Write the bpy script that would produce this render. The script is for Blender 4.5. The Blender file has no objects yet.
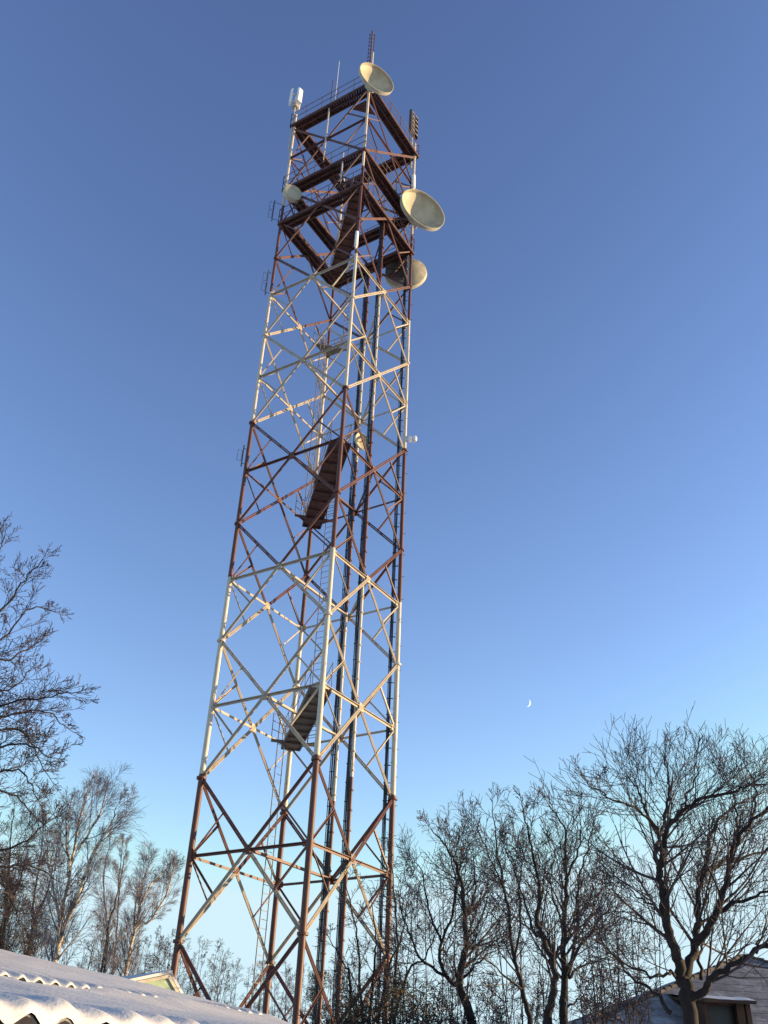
import bpy, math, random
from mathutils import Vector, Matrix, noise
PI = math.pi
R = math.radians
scene = bpy.context.scene
COL = scene.collection

# ------------------------------------------------------------------ camera
F_PX, PITCH, YAW, ROLL = 925.63, .5771, .0783, .0441
CAM = Vector((0, 0, 1.65))
FW = Vector((math.sin(YAW) * math.cos(PITCH), math.cos(YAW) * math.cos(PITCH), math.sin(PITCH)))
RT = FW.cross(Vector((0, 0, 1))).normalized()
UP = RT.cross(FW)
R2 = RT * math.cos(ROLL) + UP * math.sin(ROLL)
U2 = -RT * math.sin(ROLL) + UP * math.cos(ROLL)
cam = bpy.data.cameras.new('camera')
cam.sensor_fit = 'VERTICAL'
cam.sensor_height = 36
cam.lens = 36 * F_PX / 1024
cam.clip_start = .05
cam.clip_end = 9000
co = bpy.data.objects.new('camera', cam)
COL.objects.link(co)
co.matrix_world = Matrix(((R2.x, U2.x, -FW.x, CAM.x), (R2.y, U2.y, -FW.y, CAM.y), (R2.z, U2.z, -FW.z, CAM.z), (0, 0, 0, 1)))
scene.camera = co


def ray(x, y):
    return FW + R2 * ((x - 384) / F_PX) - U2 * ((y - 512) / F_PX)


def at(x, y, Y):
    d = ray(x, y)
    return CAM + d * (Y / d.y)


# ------------------------------------------------------------------ mesh builder
class MB:
    def __init__(s):
        s.v = []
        s.f = []

    def _frame(s, d):
        d = d.normalized()
        a = Vector((0, 0, 1)) if abs(d.z) < .9 else Vector((1, 0, 0))
        x = d.cross(a).normalized()
        return x, d.cross(x)

    def path(s, pts, rad, n=6, cap=True):
        """one tube along pts, rad a list of radii"""
        v, f = s.v, s.f
        m = len(pts)
        x, y = s._frame(pts[1] - pts[0])
        base = len(v)
        cs = [(math.cos(2 * PI * k / n), math.sin(2 * PI * k / n)) for k in range(n)]
        for i in range(m):
            t = pts[min(i + 1, m - 1)] - pts[max(i - 1, 0)]
            if t.length < 1e-9:
                t = Vector((0, 0, 1))
            t.normalize()
            x = (x - t * x.dot(t))
            if x.length < 1e-6:
                x = s._frame(t)[0]
            x.normalize()
            y = t.cross(x)
            r = rad[i]
            p = pts[i]
            for c, q in cs:
                v.append(p + x * (c * r) + y * (q * r))
        for i in range(m - 1):
            a = base + i * n
            for k in range(n):
                k2 = (k + 1) % n
                f.append((a + k, a + k2, a + n + k2, a + n + k))
        if cap:
            f.append(tuple(base + k for k in reversed(range(n))))
            f.append(tuple(base + (m - 1) * n + k for k in range(n)))

    def tube(s, a, b, r, n=8, r2=None):
        s.path([Vector(a), Vector(b)], [r, r if r2 is None else r2], n)

    def box(s, c, ax, ay, az):
        """c centre, ax ay az half-extent vectors"""
        b = len(s.v)
        c, ax, ay, az = Vector(c), Vector(ax), Vector(ay), Vector(az)
        for i in (-1, 1):
            for j in (-1, 1):
                for k in (-1, 1):
                    s.v.append(c + ax * i + ay * j + az * k)
        for q in ((0, 1, 3, 2), (4, 6, 7, 5), (0, 4, 5, 1), (2, 3, 7, 6), (0, 2, 6, 4), (1, 5, 7, 3)):
            s.f.append(tuple(b + i for i in q))

    def bar(s, a, b, w, h, up=Vector((0, 0, 1))):
        a, b = Vector(a), Vector(b)
        d = (b - a)
        x = d.cross(up)
        if x.length < 1e-6:
            x = d.cross(Vector((1, 0, 0)))
        x.normalize()
        z = x.cross(d).normalized()
        s.box((a + b) / 2, d / 2, x * (w / 2), z * (h / 2))

    def angle(s, a, b, w, t, up=Vector((0, 0, 1))):
        """a rolled angle section from a to b"""
        a, b = Vector(a), Vector(b)
        d = (b - a)
        x = d.cross(up)
        if x.length < 1e-6:
            x = d.cross(Vector((1, 0, 0)))
        x.normalize()
        z = x.cross(d).normalized()
        base = len(s.v)
        prof = [(0, 0), (w, 0), (w, t), (t, t), (t, w), (0, w)]
        for p in (a, b):
            for (i, j) in prof:
                s.v.append(p + x * (i - w * .35) + z * (j - w * .35))
        for k in range(6):
            k2 = (k + 1) % 6
            s.f.append((base + k, base + k2, base + 6 + k2, base + 6 + k))
        s.f.append((base + 3, base + 2, base + 1, base))
        s.f.append((base + 5, base + 4, base + 3, base))
        s.f.append((base + 6, base + 7, base + 8, base + 9))
        s.f.append((base + 6, base + 9, base + 10, base + 11))

    def prism(s, poly, h):
        """poly: list of 3-D points (planar), thick along vector h"""
        b = len(s.v)
        n = len(poly)
        h = Vector(h)
        for p in poly:
            s.v.append(Vector(p))
        for p in poly:
            s.v.append(Vector(p) + h)
        s.f.append(tuple(b + i for i in reversed(range(n))))
        s.f.append(tuple(b + n + i for i in range(n)))
        for i in range(n):
            j = (i + 1) % n
            s.f.append((b + i, b + j, b + n + j, b + n + i))

    def lathe(s, c, axis, prof, n=32, closed=False):
        """prof: list of (along axis, radius)"""
        c = Vector(c)
        axis = Vector(axis).normalized()
        x, y = s._frame(axis)
        b = len(s.v)
        for (h, r) in prof:
            for k in range(n):
                a = 2 * PI * k / n
                s.v.append(c + axis * h + x * (math.cos(a) * r) + y * (math.sin(a) * r))
        m = len(prof)
        for i in range(m - 1 + (1 if closed else 0)):
            i2 = (i + 1) % m
            for k in range(n):
                k2 = (k + 1) % n
                s.f.append((b + i * n + k, b + i * n + k2, b + i2 * n + k2, b + i2 * n + k))

    def build(s, name, m, parent=None, smooth=None, loc=None):
        me = bpy.data.meshes.new(name)
        off = Vector(loc) if loc is not None else None
        me.from_pydata([tuple(p - off) if off else tuple(p) for p in s.v], [], s.f)
        me.materials.append(m)
        if smooth is not None:
            me.polygons.foreach_set('use_smooth', [True] * len(me.polygons))
            if smooth > 0:
                me.set_sharp_from_angle(angle=R(smooth))
        me.update()
        o = bpy.data.objects.new(name, me)
        COL.objects.link(o)
        if parent:
            o.parent = parent
        elif off:
            o.location = off
        return o


def tag(o, label=None, cat=None, group=None, kind=None):
    for k, q in (('label', label), ('category', cat), ('group', group), ('kind', kind)):
        if q:
            o[k] = q
    return o


def thing(name, label, cat, loc=(0, 0, 0), group=None):
    o = bpy.data.objects.new(name, None)
    COL.objects.link(o)
    o.location = loc
    o.empty_display_size = .3
    return tag(o, label, cat, group)


# ------------------------------------------------------------------ materials
def new_mat(name):
    m = bpy.data.materials.new(name)
    m.use_nodes = True
    nt = m.node_tree
    b = nt.nodes['Principled BSDF']
    return m, nt, b


def nd(nt, t, **kw):
    n = nt.nodes.new(t)
    for k, q in kw.items():
        setattr(n, k, q)
    return n


def ramp(nt, stops, interp='LINEAR'):
    r = nt.nodes.new('ShaderNodeValToRGB')
    r.color_ramp.interpolation = interp
    e = r.color_ramp.elements
    while len(e) < len(stops):
        e.new(.5)
    for i, (p, c) in enumerate(stops):
        e[i].position = p
        e[i].color = (*c, 1) if len(c) == 3 else c
    return r


def noisy(name, c1, c2, scale=6, rough=.7, metal=0, bump=0, bscale=None, detail=5, lo=.35, hi=.65):
    m, nt, b = new_mat(name)
    tc = nd(nt, 'ShaderNodeTexCoord')
    n = nd(nt, 'ShaderNodeTexNoise')
    n.inputs['Scale'].default_value = scale
    n.inputs['Detail'].default_value = detail
    nt.links.new(tc.outputs['Object'], n.inputs['Vector'])
    r = ramp(nt, [(lo, c1), (hi, c2)])
    nt.links.new(n.outputs['Fac'], r.inputs['Fac'])
    nt.links.new(r.outputs['Color'], b.inputs['Base Color'])
    b.inputs['Roughness'].default_value = rough
    b.inputs['Metallic'].default_value = metal
    if bump:
        n2 = nd(nt, 'ShaderNodeTexNoise')
        n2.inputs['Scale'].default_value = bscale or scale * 3
        n2.inputs['Detail'].default_value = 6
        nt.links.new(tc.outputs['Object'], n2.inputs['Vector'])
        bp = nd(nt, 'ShaderNodeBump')
        bp.inputs['Strength'].default_value = bump
        nt.links.new(n2.outputs['Fac'], bp.inputs['Height'])
        nt.links.new(bp.outputs['Normal'], b.inputs['Normal'])
    return m


H = 3.0                      # one bracing row
Z0 = CAM.z + 1.68 * H        # height of row 0
TD = 12.6941 * H             # tower distance


def zrow(k):
    return Z0 + H * (k + .0007 * k * k)


def banded(name, edges, red, white, worn, first_red=True):
    """red and white aviation paint in height bands, worn to rust in places"""
    m, nt, b = new_mat(name)
    tc = nd(nt, 'ShaderNodeTexCoord')
    sep = nd(nt, 'ShaderNodeSeparateXYZ')
    nt.links.new(tc.outputs['Object'], sep.inputs[0])
    zmax = 70.0
    mp = nd(nt, 'ShaderNodeMath', operation='DIVIDE')
    nt.links.new(sep.outputs['Z'], mp.inputs[0])
    mp.inputs[1].default_value = zmax
    stops = [(0, (0, 0, 0) if first_red else (1, 1, 1))]
    cur = not first_red
    for e in edges:
        cur = not cur
        stops.append((e / zmax, (1, 1, 1) if cur else (0, 0, 0)))
    r = ramp(nt, stops, 'CONSTANT')
    nt.links.new(mp.outputs[0], r.inputs['Fac'])
    mpg = nd(nt, 'ShaderNodeMapping')
    mpg.inputs['Scale'].default_value = (2.0, 2.0, .8)
    nt.links.new(tc.outputs['Object'], mpg.inputs['Vector'])
    n1 = nd(nt, 'ShaderNodeTexNoise')
    n1.inputs['Scale'].default_value = 1.3
    n1.inputs['Detail'].default_value = 7
    n1.inputs['Roughness'].default_value = .65
    nt.links.new(mpg.outputs[0], n1.inputs['Vector'])
    def mixc(fac, a, c):
        x = nd(nt, 'ShaderNodeMix', data_type='RGBA')
        if isinstance(fac, float):
            x.inputs['Factor'].default_value = fac
        else:
            nt.links.new(fac, x.inputs['Factor'])
        for sck, q in ((x.inputs[6], a), (x.inputs[7], c)):
            if isinstance(q, tuple):
                sck.default_value = (*q, 1)
            else:
                nt.links.new(q, sck)
        return x.outputs[2]
    def dim(c, k):
        return tuple(q * k for q in c)
    rr = ramp(nt, [(.3, dim(red, .72)), (.7, dim(red, 1.25))])
    nt.links.new(n1.outputs['Fac'], rr.inputs['Fac'])
    rw = ramp(nt, [(.3, dim(white, .8)), (.65, white)])
    nt.links.new(n1.outputs['Fac'], rw.inputs['Fac'])
    c = mixc(r.outputs['Color'], rr.outputs['Color'], rw.outputs['Color'])
    n2 = nd(nt, 'ShaderNodeTexNoise')
    n2.inputs['Scale'].default_value = 2.7
    n2.inputs['Detail'].default_value = 8
    n2.inputs['Roughness'].default_value = .7
    nt.links.new(mpg.outputs[0], n2.inputs['Vector'])
    wr = ramp(nt, [(.57, (0, 0, 0)), (.68, (.8, .8, .8))])
    nt.links.new(n2.outputs['Fac'], wr.inputs['Fac'])
    c = mixc(wr.outputs['Color'], c, worn)
    nt.links.new(c, b.inputs['Base Color'])
    b.inputs['Roughness'].default_value = .55
    return m


RED = (.092, .029, .020)
WHITE = (.56, .50, .40)
RUST = (.11, .055, .032)
M_LEG = banded('paint_leg', [zrow(2), zrow(5), zrow(8), zrow(11), zrow(13.45)], RED, WHITE, RUST)
M_BRACE = banded('paint_brace', [zrow(2) + .02, zrow(5), zrow(8), zrow(11) + .1], RED, (.38, .32, .235), RUST)
M_DIAG = banded('paint_diagonal', [zrow(-.1), zrow(1) - .15, zrow(2) + .02, zrow(5), zrow(8), zrow(11) + .1], RED, (.38, .32, .235), RUST)
M_DECK = noisy('deck_steel', (.038, .014, .009), (.095, .034, .021), 3, .8, 0, .3, 14)
M_DECKPALE = noisy('deck_pale', (.09, .075, .055), (.16, .13, .095), 3, .8, 0, .3, 14)
M_RAIL = noisy('rail_steel', (.06, .026, .022), (.11, .05, .04), 3, .7)
M_RAILGREY = noisy('rail_grey', (.11, .10, .10), (.22, .2, .18), 4, .6, .2)
M_GALV = noisy('galvanised', (.36, .35, .33), (.52, .5, .46), 9, .5, .3)
M_CABLE = noisy('cable_black', (.012, .013, .018), (.03, .032, .04), 8, .5)
M_DISH = noisy('dish_paint', (.29, .265, .19), (.43, .395, .285), 1.6, .6, 0, .05, 9, detail=8, lo=.3, hi=.6)
M_DISHBACK = noisy('dish_back', (.28, .25, .18), (.42, .38, .28), 2.2, .6)
M_DARK = noisy('dark_metal', (.03, .022, .02), (.07, .045, .038), 5, .7)
M_WHITEBOX = noisy('antenna_shell', (.7, .69, .66), (.8, .79, .76), 4, .4)
M_BARK = noisy('bark_dark', (.006, .0045, .0045), (.02, .014, .0125), 9, .9, 0, .8, 30)
M_TWIG = noisy('twig_dark', (.024, .016, .018), (.055, .037, .039), 4, .8)
M_TWIGP = noisy('twig_purple', (.12, .10, .106), (.205, .175, .18), 2, .8)
M_TWIGG = noisy('twig_greybrown', (.04, .03, .026), (.085, .064, .054), 2, .8)
M_SOIL = noisy('snow_ground', (.62, .64, .68), (.8, .81, .83), .25, .7, 0, .3, 2)
M_LEAF = noisy('ivy_leaf', (.03, .026, .011), (.075, .056, .027), 3, .7)
M_NEEDLE = noisy('pine_needle', (.018, .028, .014), (.04, .055, .025), 3, .8)


def mat_birch():
    m, nt, b = new_mat('birch_bark')
    tc = nd(nt, 'ShaderNodeTexCoord')
    mp = nd(nt, 'ShaderNodeMapping')
    mp.inputs['Scale'].default_value = (1.5, 1.5, 6)
    nt.links.new(tc.outputs['Object'], mp.inputs['Vector'])
    n = nd(nt, 'ShaderNodeTexNoise')
    n.inputs['Scale'].default_value = 1.2
    n.inputs['Detail'].default_value = 6
    nt.links.new(mp.outputs[0], n.inputs['Vector'])
    r = ramp(nt, [(.40, (.06, .045, .035)), (.5, (.46, .36, .24)), (.7, (.62, .52, .38))])
    nt.links.new(n.outputs['Fac'], r.inputs['Fac'])
    nt.links.new(r.outputs['Color'], b.inputs['Base Color'])
    b.inputs['Roughness'].default_value = .75
    return m


M_BIRCH = mat_birch()


def mat_snow():
    m, nt, b = new_mat('snow')
    tc = nd(nt, 'ShaderNodeTexCoord')
    n = nd(nt, 'ShaderNodeTexNoise')
    n.inputs['Scale'].default_value = 2.2
    n.inputs['Detail'].default_value = 8
    n.inputs['Roughness'].default_value = .6
    nt.links.new(tc.outputs['Object'], n.inputs['Vector'])
    r = ramp(nt, [(.3, (.42, .43, .455)), (.7, (.54, .545, .555))])
    nt.links.new(n.outputs['Fac'], r.inputs['Fac'])
    nt.links.new(r.outputs['Color'], b.inputs['Base Color'])
    b.inputs['Roughness'].default_value = .6
    n2 = nd(nt, 'ShaderNodeTexNoise')
    n2.inputs['Scale'].default_value = 45
    n2.inputs['Detail'].default_value = 5
    nt.links.new(tc.outputs['Object'], n2.inputs['Vector'])
    bp = nd(nt, 'ShaderNodeBump')
    bp.inputs['Strength'].default_value = .25
    bp.inputs['Distance'].default_value = .02
    nt.links.new(n2.outputs['Fac'], bp.inputs['Height'])
    nt.links.new(bp.outputs['Normal'], b.inputs['Normal'])
    return m


M_SNOW = mat_snow()
M_SLATE = noisy('asbestos_sheet', (.16, .15, .14), (.26, .25, .23), 5, .9)
M_BOARD = noisy('shed_board', (.13, .10, .075), (.22, .17, .13), 3, .85)

# ------------------------------------------------------------------ world and sun
SUN_AZ, SUN_EL = R(89), R(6.5)         # from +Y towards +X
w = bpy.data.worlds.new('World')
scene.world = w
w.use_nodes = True
nt = w.node_tree
bg = nt.nodes['Background']
sky = nt.nodes.new('ShaderNodeTexSky')
sky.sky_type = 'NISHITA'
sky.sun_disc = False
sky.sun_elevation = SUN_EL
sky.sun_rotation = SUN_AZ
sky.altitude = 100
sky.air_density = 1.0
sky.dust_density = .3
sky.ozone_density = 2.5
gm = nt.nodes.new('ShaderNodeVectorMath')
gm.operation = 'POWER'
gm.inputs[1].default_value = (1.42, 1.5, 1.42)
tint = nt.nodes.new('ShaderNodeMix')
tint.data_type = 'RGBA'
tint.blend_type = 'MULTIPLY'
tint.inputs['Factor'].default_value = 1
tint.inputs[7].default_value = (1.60, 1.05, .94, 1)
nt.links.new(sky.outputs[0], gm.inputs[0])
nt.links.new(gm.outputs[0], tint.inputs[6])
cap = nt.nodes.new('ShaderNodeVectorMath')
cap.operation = 'MINIMUM'
cap.inputs[1].default_value = (1.74, 2.34, 2.6)
nt.links.new(tint.outputs[2], cap.inputs[0])
nt.links.new(cap.outputs[0], bg.inputs[0])
bg.inputs[1].default_value = .15
sl = bpy.data.lights.new('sun', 'SUN')
sl.energy = 4.0
sl.angle = R(.5)
sl.color = (1, .70, .37)
so = bpy.data.objects.new('sun', sl)
COL.objects.link(so)
sd = Vector((math.sin(SUN_AZ) * math.cos(SUN_EL), math.cos(SUN_AZ) * math.cos(SUN_EL), math.sin(SUN_EL)))
so.rotation_euler = sd.to_track_quat('Z', 'Y').to_euler()
scene.view_settings.view_transform = 'Standard'
scene.view_settings.look = 'None'
scene.view_settings.exposure = 1.35
scene.view_settings.gamma = 1

# ------------------------------------------------------------------ ground
b = MB()
gs = 4000
b.v += [Vector((-gs, -gs, 0)), Vector((gs, -gs, 0)), Vector((gs, gs, 0)), Vector((-gs, gs, 0))]
b.f.append((0, 1, 2, 3))
tag(b.build('ground', M_SOIL), 'flat snow covered ground of the yard', kind='structure')

# ------------------------------------------------------------------ moon
mc = CAM + ray(527, 703).normalized() * 5000
mr = 5000 * math.tan(R(.24))
vx = R2
vy = U2
fwd = (mc - CAM).normalized()
b = MB()
tilt = R(-18)
for i in range(25):
    a = -PI / 2 + PI * i / 24
    for c in (1.0, .60):
        for dz in (0, mr * .15):
            x = math.cos(a) * mr * c
            y = math.sin(a) * mr
            b.v.append(mc + vx * (x * math.cos(tilt) - y * math.sin(tilt)) + vy * (x * math.sin(tilt) + y * math.cos(tilt)) + fwd * (dz - math.cos(a) * mr * .4))
for i in range(24):
    q = i * 4
    for a_, b_ in ((0, 2), (2, 3), (3, 1), (1, 0)):
        b.f.append((q + a_, q + b_, q + 4 + b_, q + 4 + a_))
mm, mnt, mb = new_mat('moonlight')
mb.inputs['Base Color'].default_value = (0, 0, 0, 1)
mb.inputs['Emission Color'].default_value = (.85, .93, 1, 1)
mb.inputs['Emission Strength'].default_value = .47
tag(b.build('moon', mm, loc=mc), 'thin white crescent moon hanging in the clear blue sky', 'moon')

# ------------------------------------------------------------------ tower
PHI = .1405
TLOC = Vector((0, TD, 0))


def node(leg, k, s=1.0):
    """tower-local point on a leg at row k"""
    a = PHI - PI / 2 + leg * PI / 2
    kk = k + .0007 * k * k
    wd = (1.3145 * H + .0025 * H * kk) * s
    return Vector((wd * math.cos(a), wd * math.sin(a), zrow(k)))


def lerp(a, b, t):
    return a + (b - a) * t


tower = thing('lattice_tower', 'tall four legged lattice mast painted in red and white bands with platforms on top', 'tower', TLOC)
KB = -2.23          # ground row
KT = 16.5


def leg_r(k):
    return .128 if k < 2 else .118 if k < 5 else .105 if k < 8 else .092 if k < 11 else .08


for l in range(4):
    b = MB()
    pts, rad = [], []
    ks = [KB, 2, 2.001, 5, 5.001, 8, 8.001, 11, 11.001, KT]
    for k in ks:
        pts.append(node(l, k))
        rad.append(leg_r(k))
    b.path(pts, rad, 14)
    lo = b.build('leg', M_LEG, tower, 40)
    for k in range(-2, 17):
        b = MB()
        c = node(l, k)
        r = leg_r(k - .5)
        if k % 2 == 0:
            b.lathe(c, (0, 0, 1), [(-.05, r), (-.05, r * 1.55), (.05, r * 1.55), (.05, r)], 14)
            b.build('flange', M_LEG, lo, 30)
        else:
            for dl in (1, -1):
                d = (node((l + dl) % 4, k) - c).normalized()
                b.box(c + d * (r + .07), d * .11, Vector((0, 0, .12)), d.cross(Vector((0, 0, 1))) * .012)
            b.build('gusset_plate', M_BRACE, lo)
    b = MB()
    c = node(l, KB)
    b.box((c.x, c.y, .15), (.45, 0, 0), (0, .45, 0), (0, 0, .2))
    b.build('footing', M_SLATE, tower)

struts = []
for fce in range(4):
    a, c = fce, (fce + 1) % 4
    fn = ((node(a, 0) + node(c, 0)) / 2)
    fn.z = 0
    fn.normalize()
    for j in range(-1, 8):
        k0, k1, k2 = 2 * j, 2 * j + 1, 2 * j + 2
        mid = (node(a, k1) + node(c, k1)) / 2
        for (p, q, s) in ((node(a, k0), node(c, k2), .03), (node(c, k0), node(a, k2), -.03)):
            bb = MB()
            dr = (q - p).normalized()
            side = dr.cross(fn).normalized()
            g = .041
            off = fn * s
            # two rolled sections side by side
            bb.path([p + dr * .12 + side * g + off, q - dr * .12 + side * g + off], [.038, .038], 6)
            bb.path([p + dr * .12 - side * g + off, q - dr * .12 - side * g + off], [.038, .038], 6)
            n_b = 7
            for i in range(n_b):
                z = lerp(p, q, (i + .5) / n_b) + off
                bb.box(z, dr * .10, side * g, fn * .012)
            bb.build('diagonal_brace', M_DIAG, tower, 40)
        bb = MB()
        p, q = node(a, k1), node(c, k1)
        dr = (q - p).normalized()
        bb.angle(p + dr * .1, q - dr * .1, .105, .02, fn)
        bb.build('horizontal_brace', M_BRACE, tower)
        bb = MB()
        bb.box(mid, dr * .15, Vector((0, 0, .17)), fn * .05)
        bb.build('joint_plate', M_BRACE, tower)
        for nd_, k_, e in ((a, k1, node(a, k2)), (a, k1, node(a, k0)), (c, k1, node(c, k2)), (c, k1, node(c, k0))):
            struts.append((node(nd_, k_), (e + mid) / 2, j, fce))
# struts: the hundred lowest that face the viewer are parts, the small high ones one mesh
struts.sort(key=lambda s: (s[2] < 0, s[2] > 5, s[2]))
rest = MB()
for i, (p, q, j, fc) in enumerate(struts):
    bb = MB() if i < 98 else rest
    d = (q - p).normalized()
    bb.angle(p + d * .1, q, .07, .014, Vector((0, 0, 1)) if fc % 2 else Vector((.3, .2, .9)))
    if i < 98:
        bb.build('strut', M_BRACE, tower)
tag(rest.build('upper_struts', M_BRACE, tower), kind='stuff')
# plan bracing across the tower at odd rows
for k in range(-1, 14, 2):
    mids = [(node(i, k) + node((i + 1) % 4, k)) / 2 for i in range(4)]
    bb = MB()
    bb.angle(mids[1], mids[3], .10, .018)
    bb.build('cross_tie', M_BRACE, tower)
    for i in ((1, 2), ):
        bb = MB()
        bb.angle(mids[0], mids[1], .08, .016)
        bb.build('cross_tie', M_BRACE, tower)


# riser poles in the middle of the two right-hand faces, with cable runs
def cable_run(base_fn, k0, k1, side, count, name='cable_run', gap=.16):
    """bundle of feeder cables held by cross bars"""
    p0, p1 = base_fn(k0), base_fn(k1)
    u = Vector(side).normalized()
    bb = MB()
    rnd = random.Random(count)
    up = (p1 - p0)
    n = 24
    for i in range(count):
        o = u * (gap + i * .042)
        pts = []
        for s in range(n + 1):
            q = lerp(p0, p1, s / n) + o + u * rnd.uniform(-.006, .006) + Vector((rnd.uniform(-.012, .012), rnd.uniform(-.012, .012), 0))
            pts.append(q)
        bb.path(pts, [.022] * (n + 1), 5)
    L = up.length
    m = int(L / .75)
    for s in range(m):
        z = lerp(p0, p1, (s + .5) / m)
        bb.bar(z, z + u * (gap + count * .042), .03, .04)
    return bb


def pole_fn(a, c):
    return lambda k: (node(a, k) + node(c, k)) / 2


for (a, c) in ((0, 1), (1, 2)):
    fn_ = pole_fn(a, c)
    inward = -((node(a, 0) + node(c, 0)) / 2)
    inward.z = 0
    inward.normalize()
    off = inward * .24
    pf = (lambda f, o: (lambda k: f(k) + o))(fn_, off)
    bb = MB()
    bb.path([pf(KB), pf(13.1)], [.07, .058], 12)
    po = bb.build('riser_pole', M_LEG, tower, 40)
    for i in range(58):
        k = -2 + i * 15 / 58
        b2 = MB()
        r = .105
        b2.lathe(pf(k), (0, 0, 1), [(-.03, .05), (-.03, r), (.03, r), (.03, .05)], 12)
        b2.build('clamp', M_BRACE, po, 30)
    cb = cable_run(pf, -1.9, 13, Vector((-1, .15, 0)), 5 if a else 4, gap=.075)
    cb.build('feeder_cables', M_CABLE, tower, 40)
# cable tray beside the right leg
rf = lambda k: node(1, k) + Vector((-.12, .1, 0))
cable_run(rf, -1.9, 13, Vector((-1, .1, 0)), 4, gap=.12).build('feeder_cables', M_CABLE, tower, 40)
# step bolts up the right leg
bb = MB()
ro = None
for o in tower.children:
    if o.name == 'leg.001':
        ro = o
for i in range(90):
    k = -1.5 + i * .2
    c = node(1, k)
    s = 1 if i % 2 else -1
    bb.tube(c, c + Vector((.2 * s, -.08, 0)), .012, 5)
tag(bb.build('step_bolt', M_BRACE, ro), kind='stuff')


# decks
def handrail(bb, pts, h=1.1, r=.02, rails=(.55, 1.1), step=1.3, closed=False):
    n = len(pts)
    for i in range(n if closed else n - 1):
        p, q = Vector(pts[i]), Vector(pts[(i + 1) % n])
        m = max(1, round((q - p).length / step))
        for s in range(m + 1):
            z = lerp(p, q, s / m)
            bb.tube(z, z + Vector((0, 0, h)), r, 5)
        for hh in rails:
            bb.tube(p + Vector((0, 0, hh)), q + Vector((0, 0, hh)), r, 5)


def ring_platform(k, so_, si, name='platform'):
    z = zrow(k)
    b = MB()
    for i in range(4):
        j = (i + 1) % 4
        o1, o2, i1, i2 = node(i, k, so_), node(j, k, so_), node(i, k, si), node(j, k, si)
        ns = 30
        for q in range(ns):
            ta, tb = (q + .05) / ns, (q + .95) / ns
            b.prism([lerp(o1, o2, ta), lerp(o1, o2, tb), lerp(i1, i2, tb), lerp(i1, i2, ta)], (0, 0, .04))
    for sc in (so_ - .01, si + .01):
        for i in range(4):
            b.bar(node(i, k, sc) - Vector((0, 0, .004)), node((i + 1) % 4, k, sc) - Vector((0, 0, .004)), .05, .03)
    d = b.build(name, M_DECK, tower)
    b = MB()
    for sc in (so_, (so_ + si) / 2, si):
        for i in range(4):
            p, q = node(i, k, sc), node((i + 1) % 4, k, sc)
            p.z -= .105
            q.z -= .105
            b.bar(p, q, .07, .2)
    for i in range(4):
        for s in range(6):
            t = (s + .5) / 6
            p = lerp(node(i, k, so_), node((i + 1) % 4, k, so_), t)
            q = lerp(node(i, k, si), node((i + 1) % 4, k, si), t)
            p.z -= .055
            q.z -= .055
            b.bar(p, q, .05, .10)
    b.build('deck_beam', M_DECK, d)
    b = MB()
    handrail(b, [node(i, k, so_) + Vector((0, 0, .05)) for i in range(4)], 1.15, .02, (.55, 1.15), 1.2, True)
    b.build('handrail', M_RAIL, d)
    return d


ring_platform(16.1, 1.07, .83)
ring_platform(14, 1.05, .82)
ring_platform(13, 1.04, .82)
# inspection hatch deck inside the front corner of the top platform
b = MB()
b.prism([node(0, 15.98, .80), lerp(node(0, 15.98, .8), node(1, 15.98, .8), .26), lerp(node(0, 15.98, .8), node(3, 15.98, .8), .26)], (0, 0, .05))
b.build('corner_plate', M_DECK, tower)


def walkway(k, t1, width, mat, rail=True, nplates=9):
    p, q = node(2, k, .97), node(0, k, .97)
    q = lerp(p, q, t1)
    d = (q - p).normalized()
    s = Vector((0, 0, 1)).cross(d).normalized()
    b = MB()
    for i in range(nplates if t1 else 0):
        a_, c_ = lerp(p, q, i / nplates), lerp(p, q, (i + 1) / nplates)
        b.box((a_ + c_) / 2 + Vector((0, 0, -.05)), (c_ - a_) * .47, s * (width / 2), Vector((0, 0, .02)))
        b.box(a_ + Vector((0, 0, -.12)), d * .025, s * (width / 2), Vector((0, 0, .055)))
    for e in (-1, 1) if t1 else ():
        b.bar(p + s * (e * width / 2) + Vector((0, 0, -.1)), q + s * (e * width / 2) + Vector((0, 0, -.1)), .05, .16)
    o = b.build('walkway', mat, tower) if t1 else None
    if t1 and rail:
        b = MB()
        for e in (-1, 1):
            handrail(b, [p + s * (e * width / 2), q + s * (e * width / 2)], 1.1, .016, (.55, 1.1), 1.4)
        b.build('handrail', M_RAILGREY, o)
    # landing at the back leg
    b = MB()
    e1, e2 = lerp(node(2, k), node(3, k), .26), lerp(node(2, k), node(1, k), .26)
    b.prism([node(2, k, .98) - Vector((0, 0, .1)), e1 - Vector((0, 0, .1)), e2 - Vector((0, 0, .1))], (0, 0, .05))
    b.bar(e1 - Vector((0, 0, .14)), e2 - Vector((0, 0, .14)), .07, .1)
    lo = b.build('landing', mat, tower)
    b = MB()
    m_ = (node(2, k, .98))
    handrail(b, [e1, m_, e2], 1.15, .02, (.4, .8, 1.15), .5)
    b.build('handrail', M_RAILGREY, lo)
    return o


walkway(3, .97, .85, M_DECKPALE)
walkway(7, .99, .95, M_DECK)
walkway(11, 0, 1.0, M_DECKPALE)
walkway(13, .99, .9, M_DECK, nplates=14)


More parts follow.
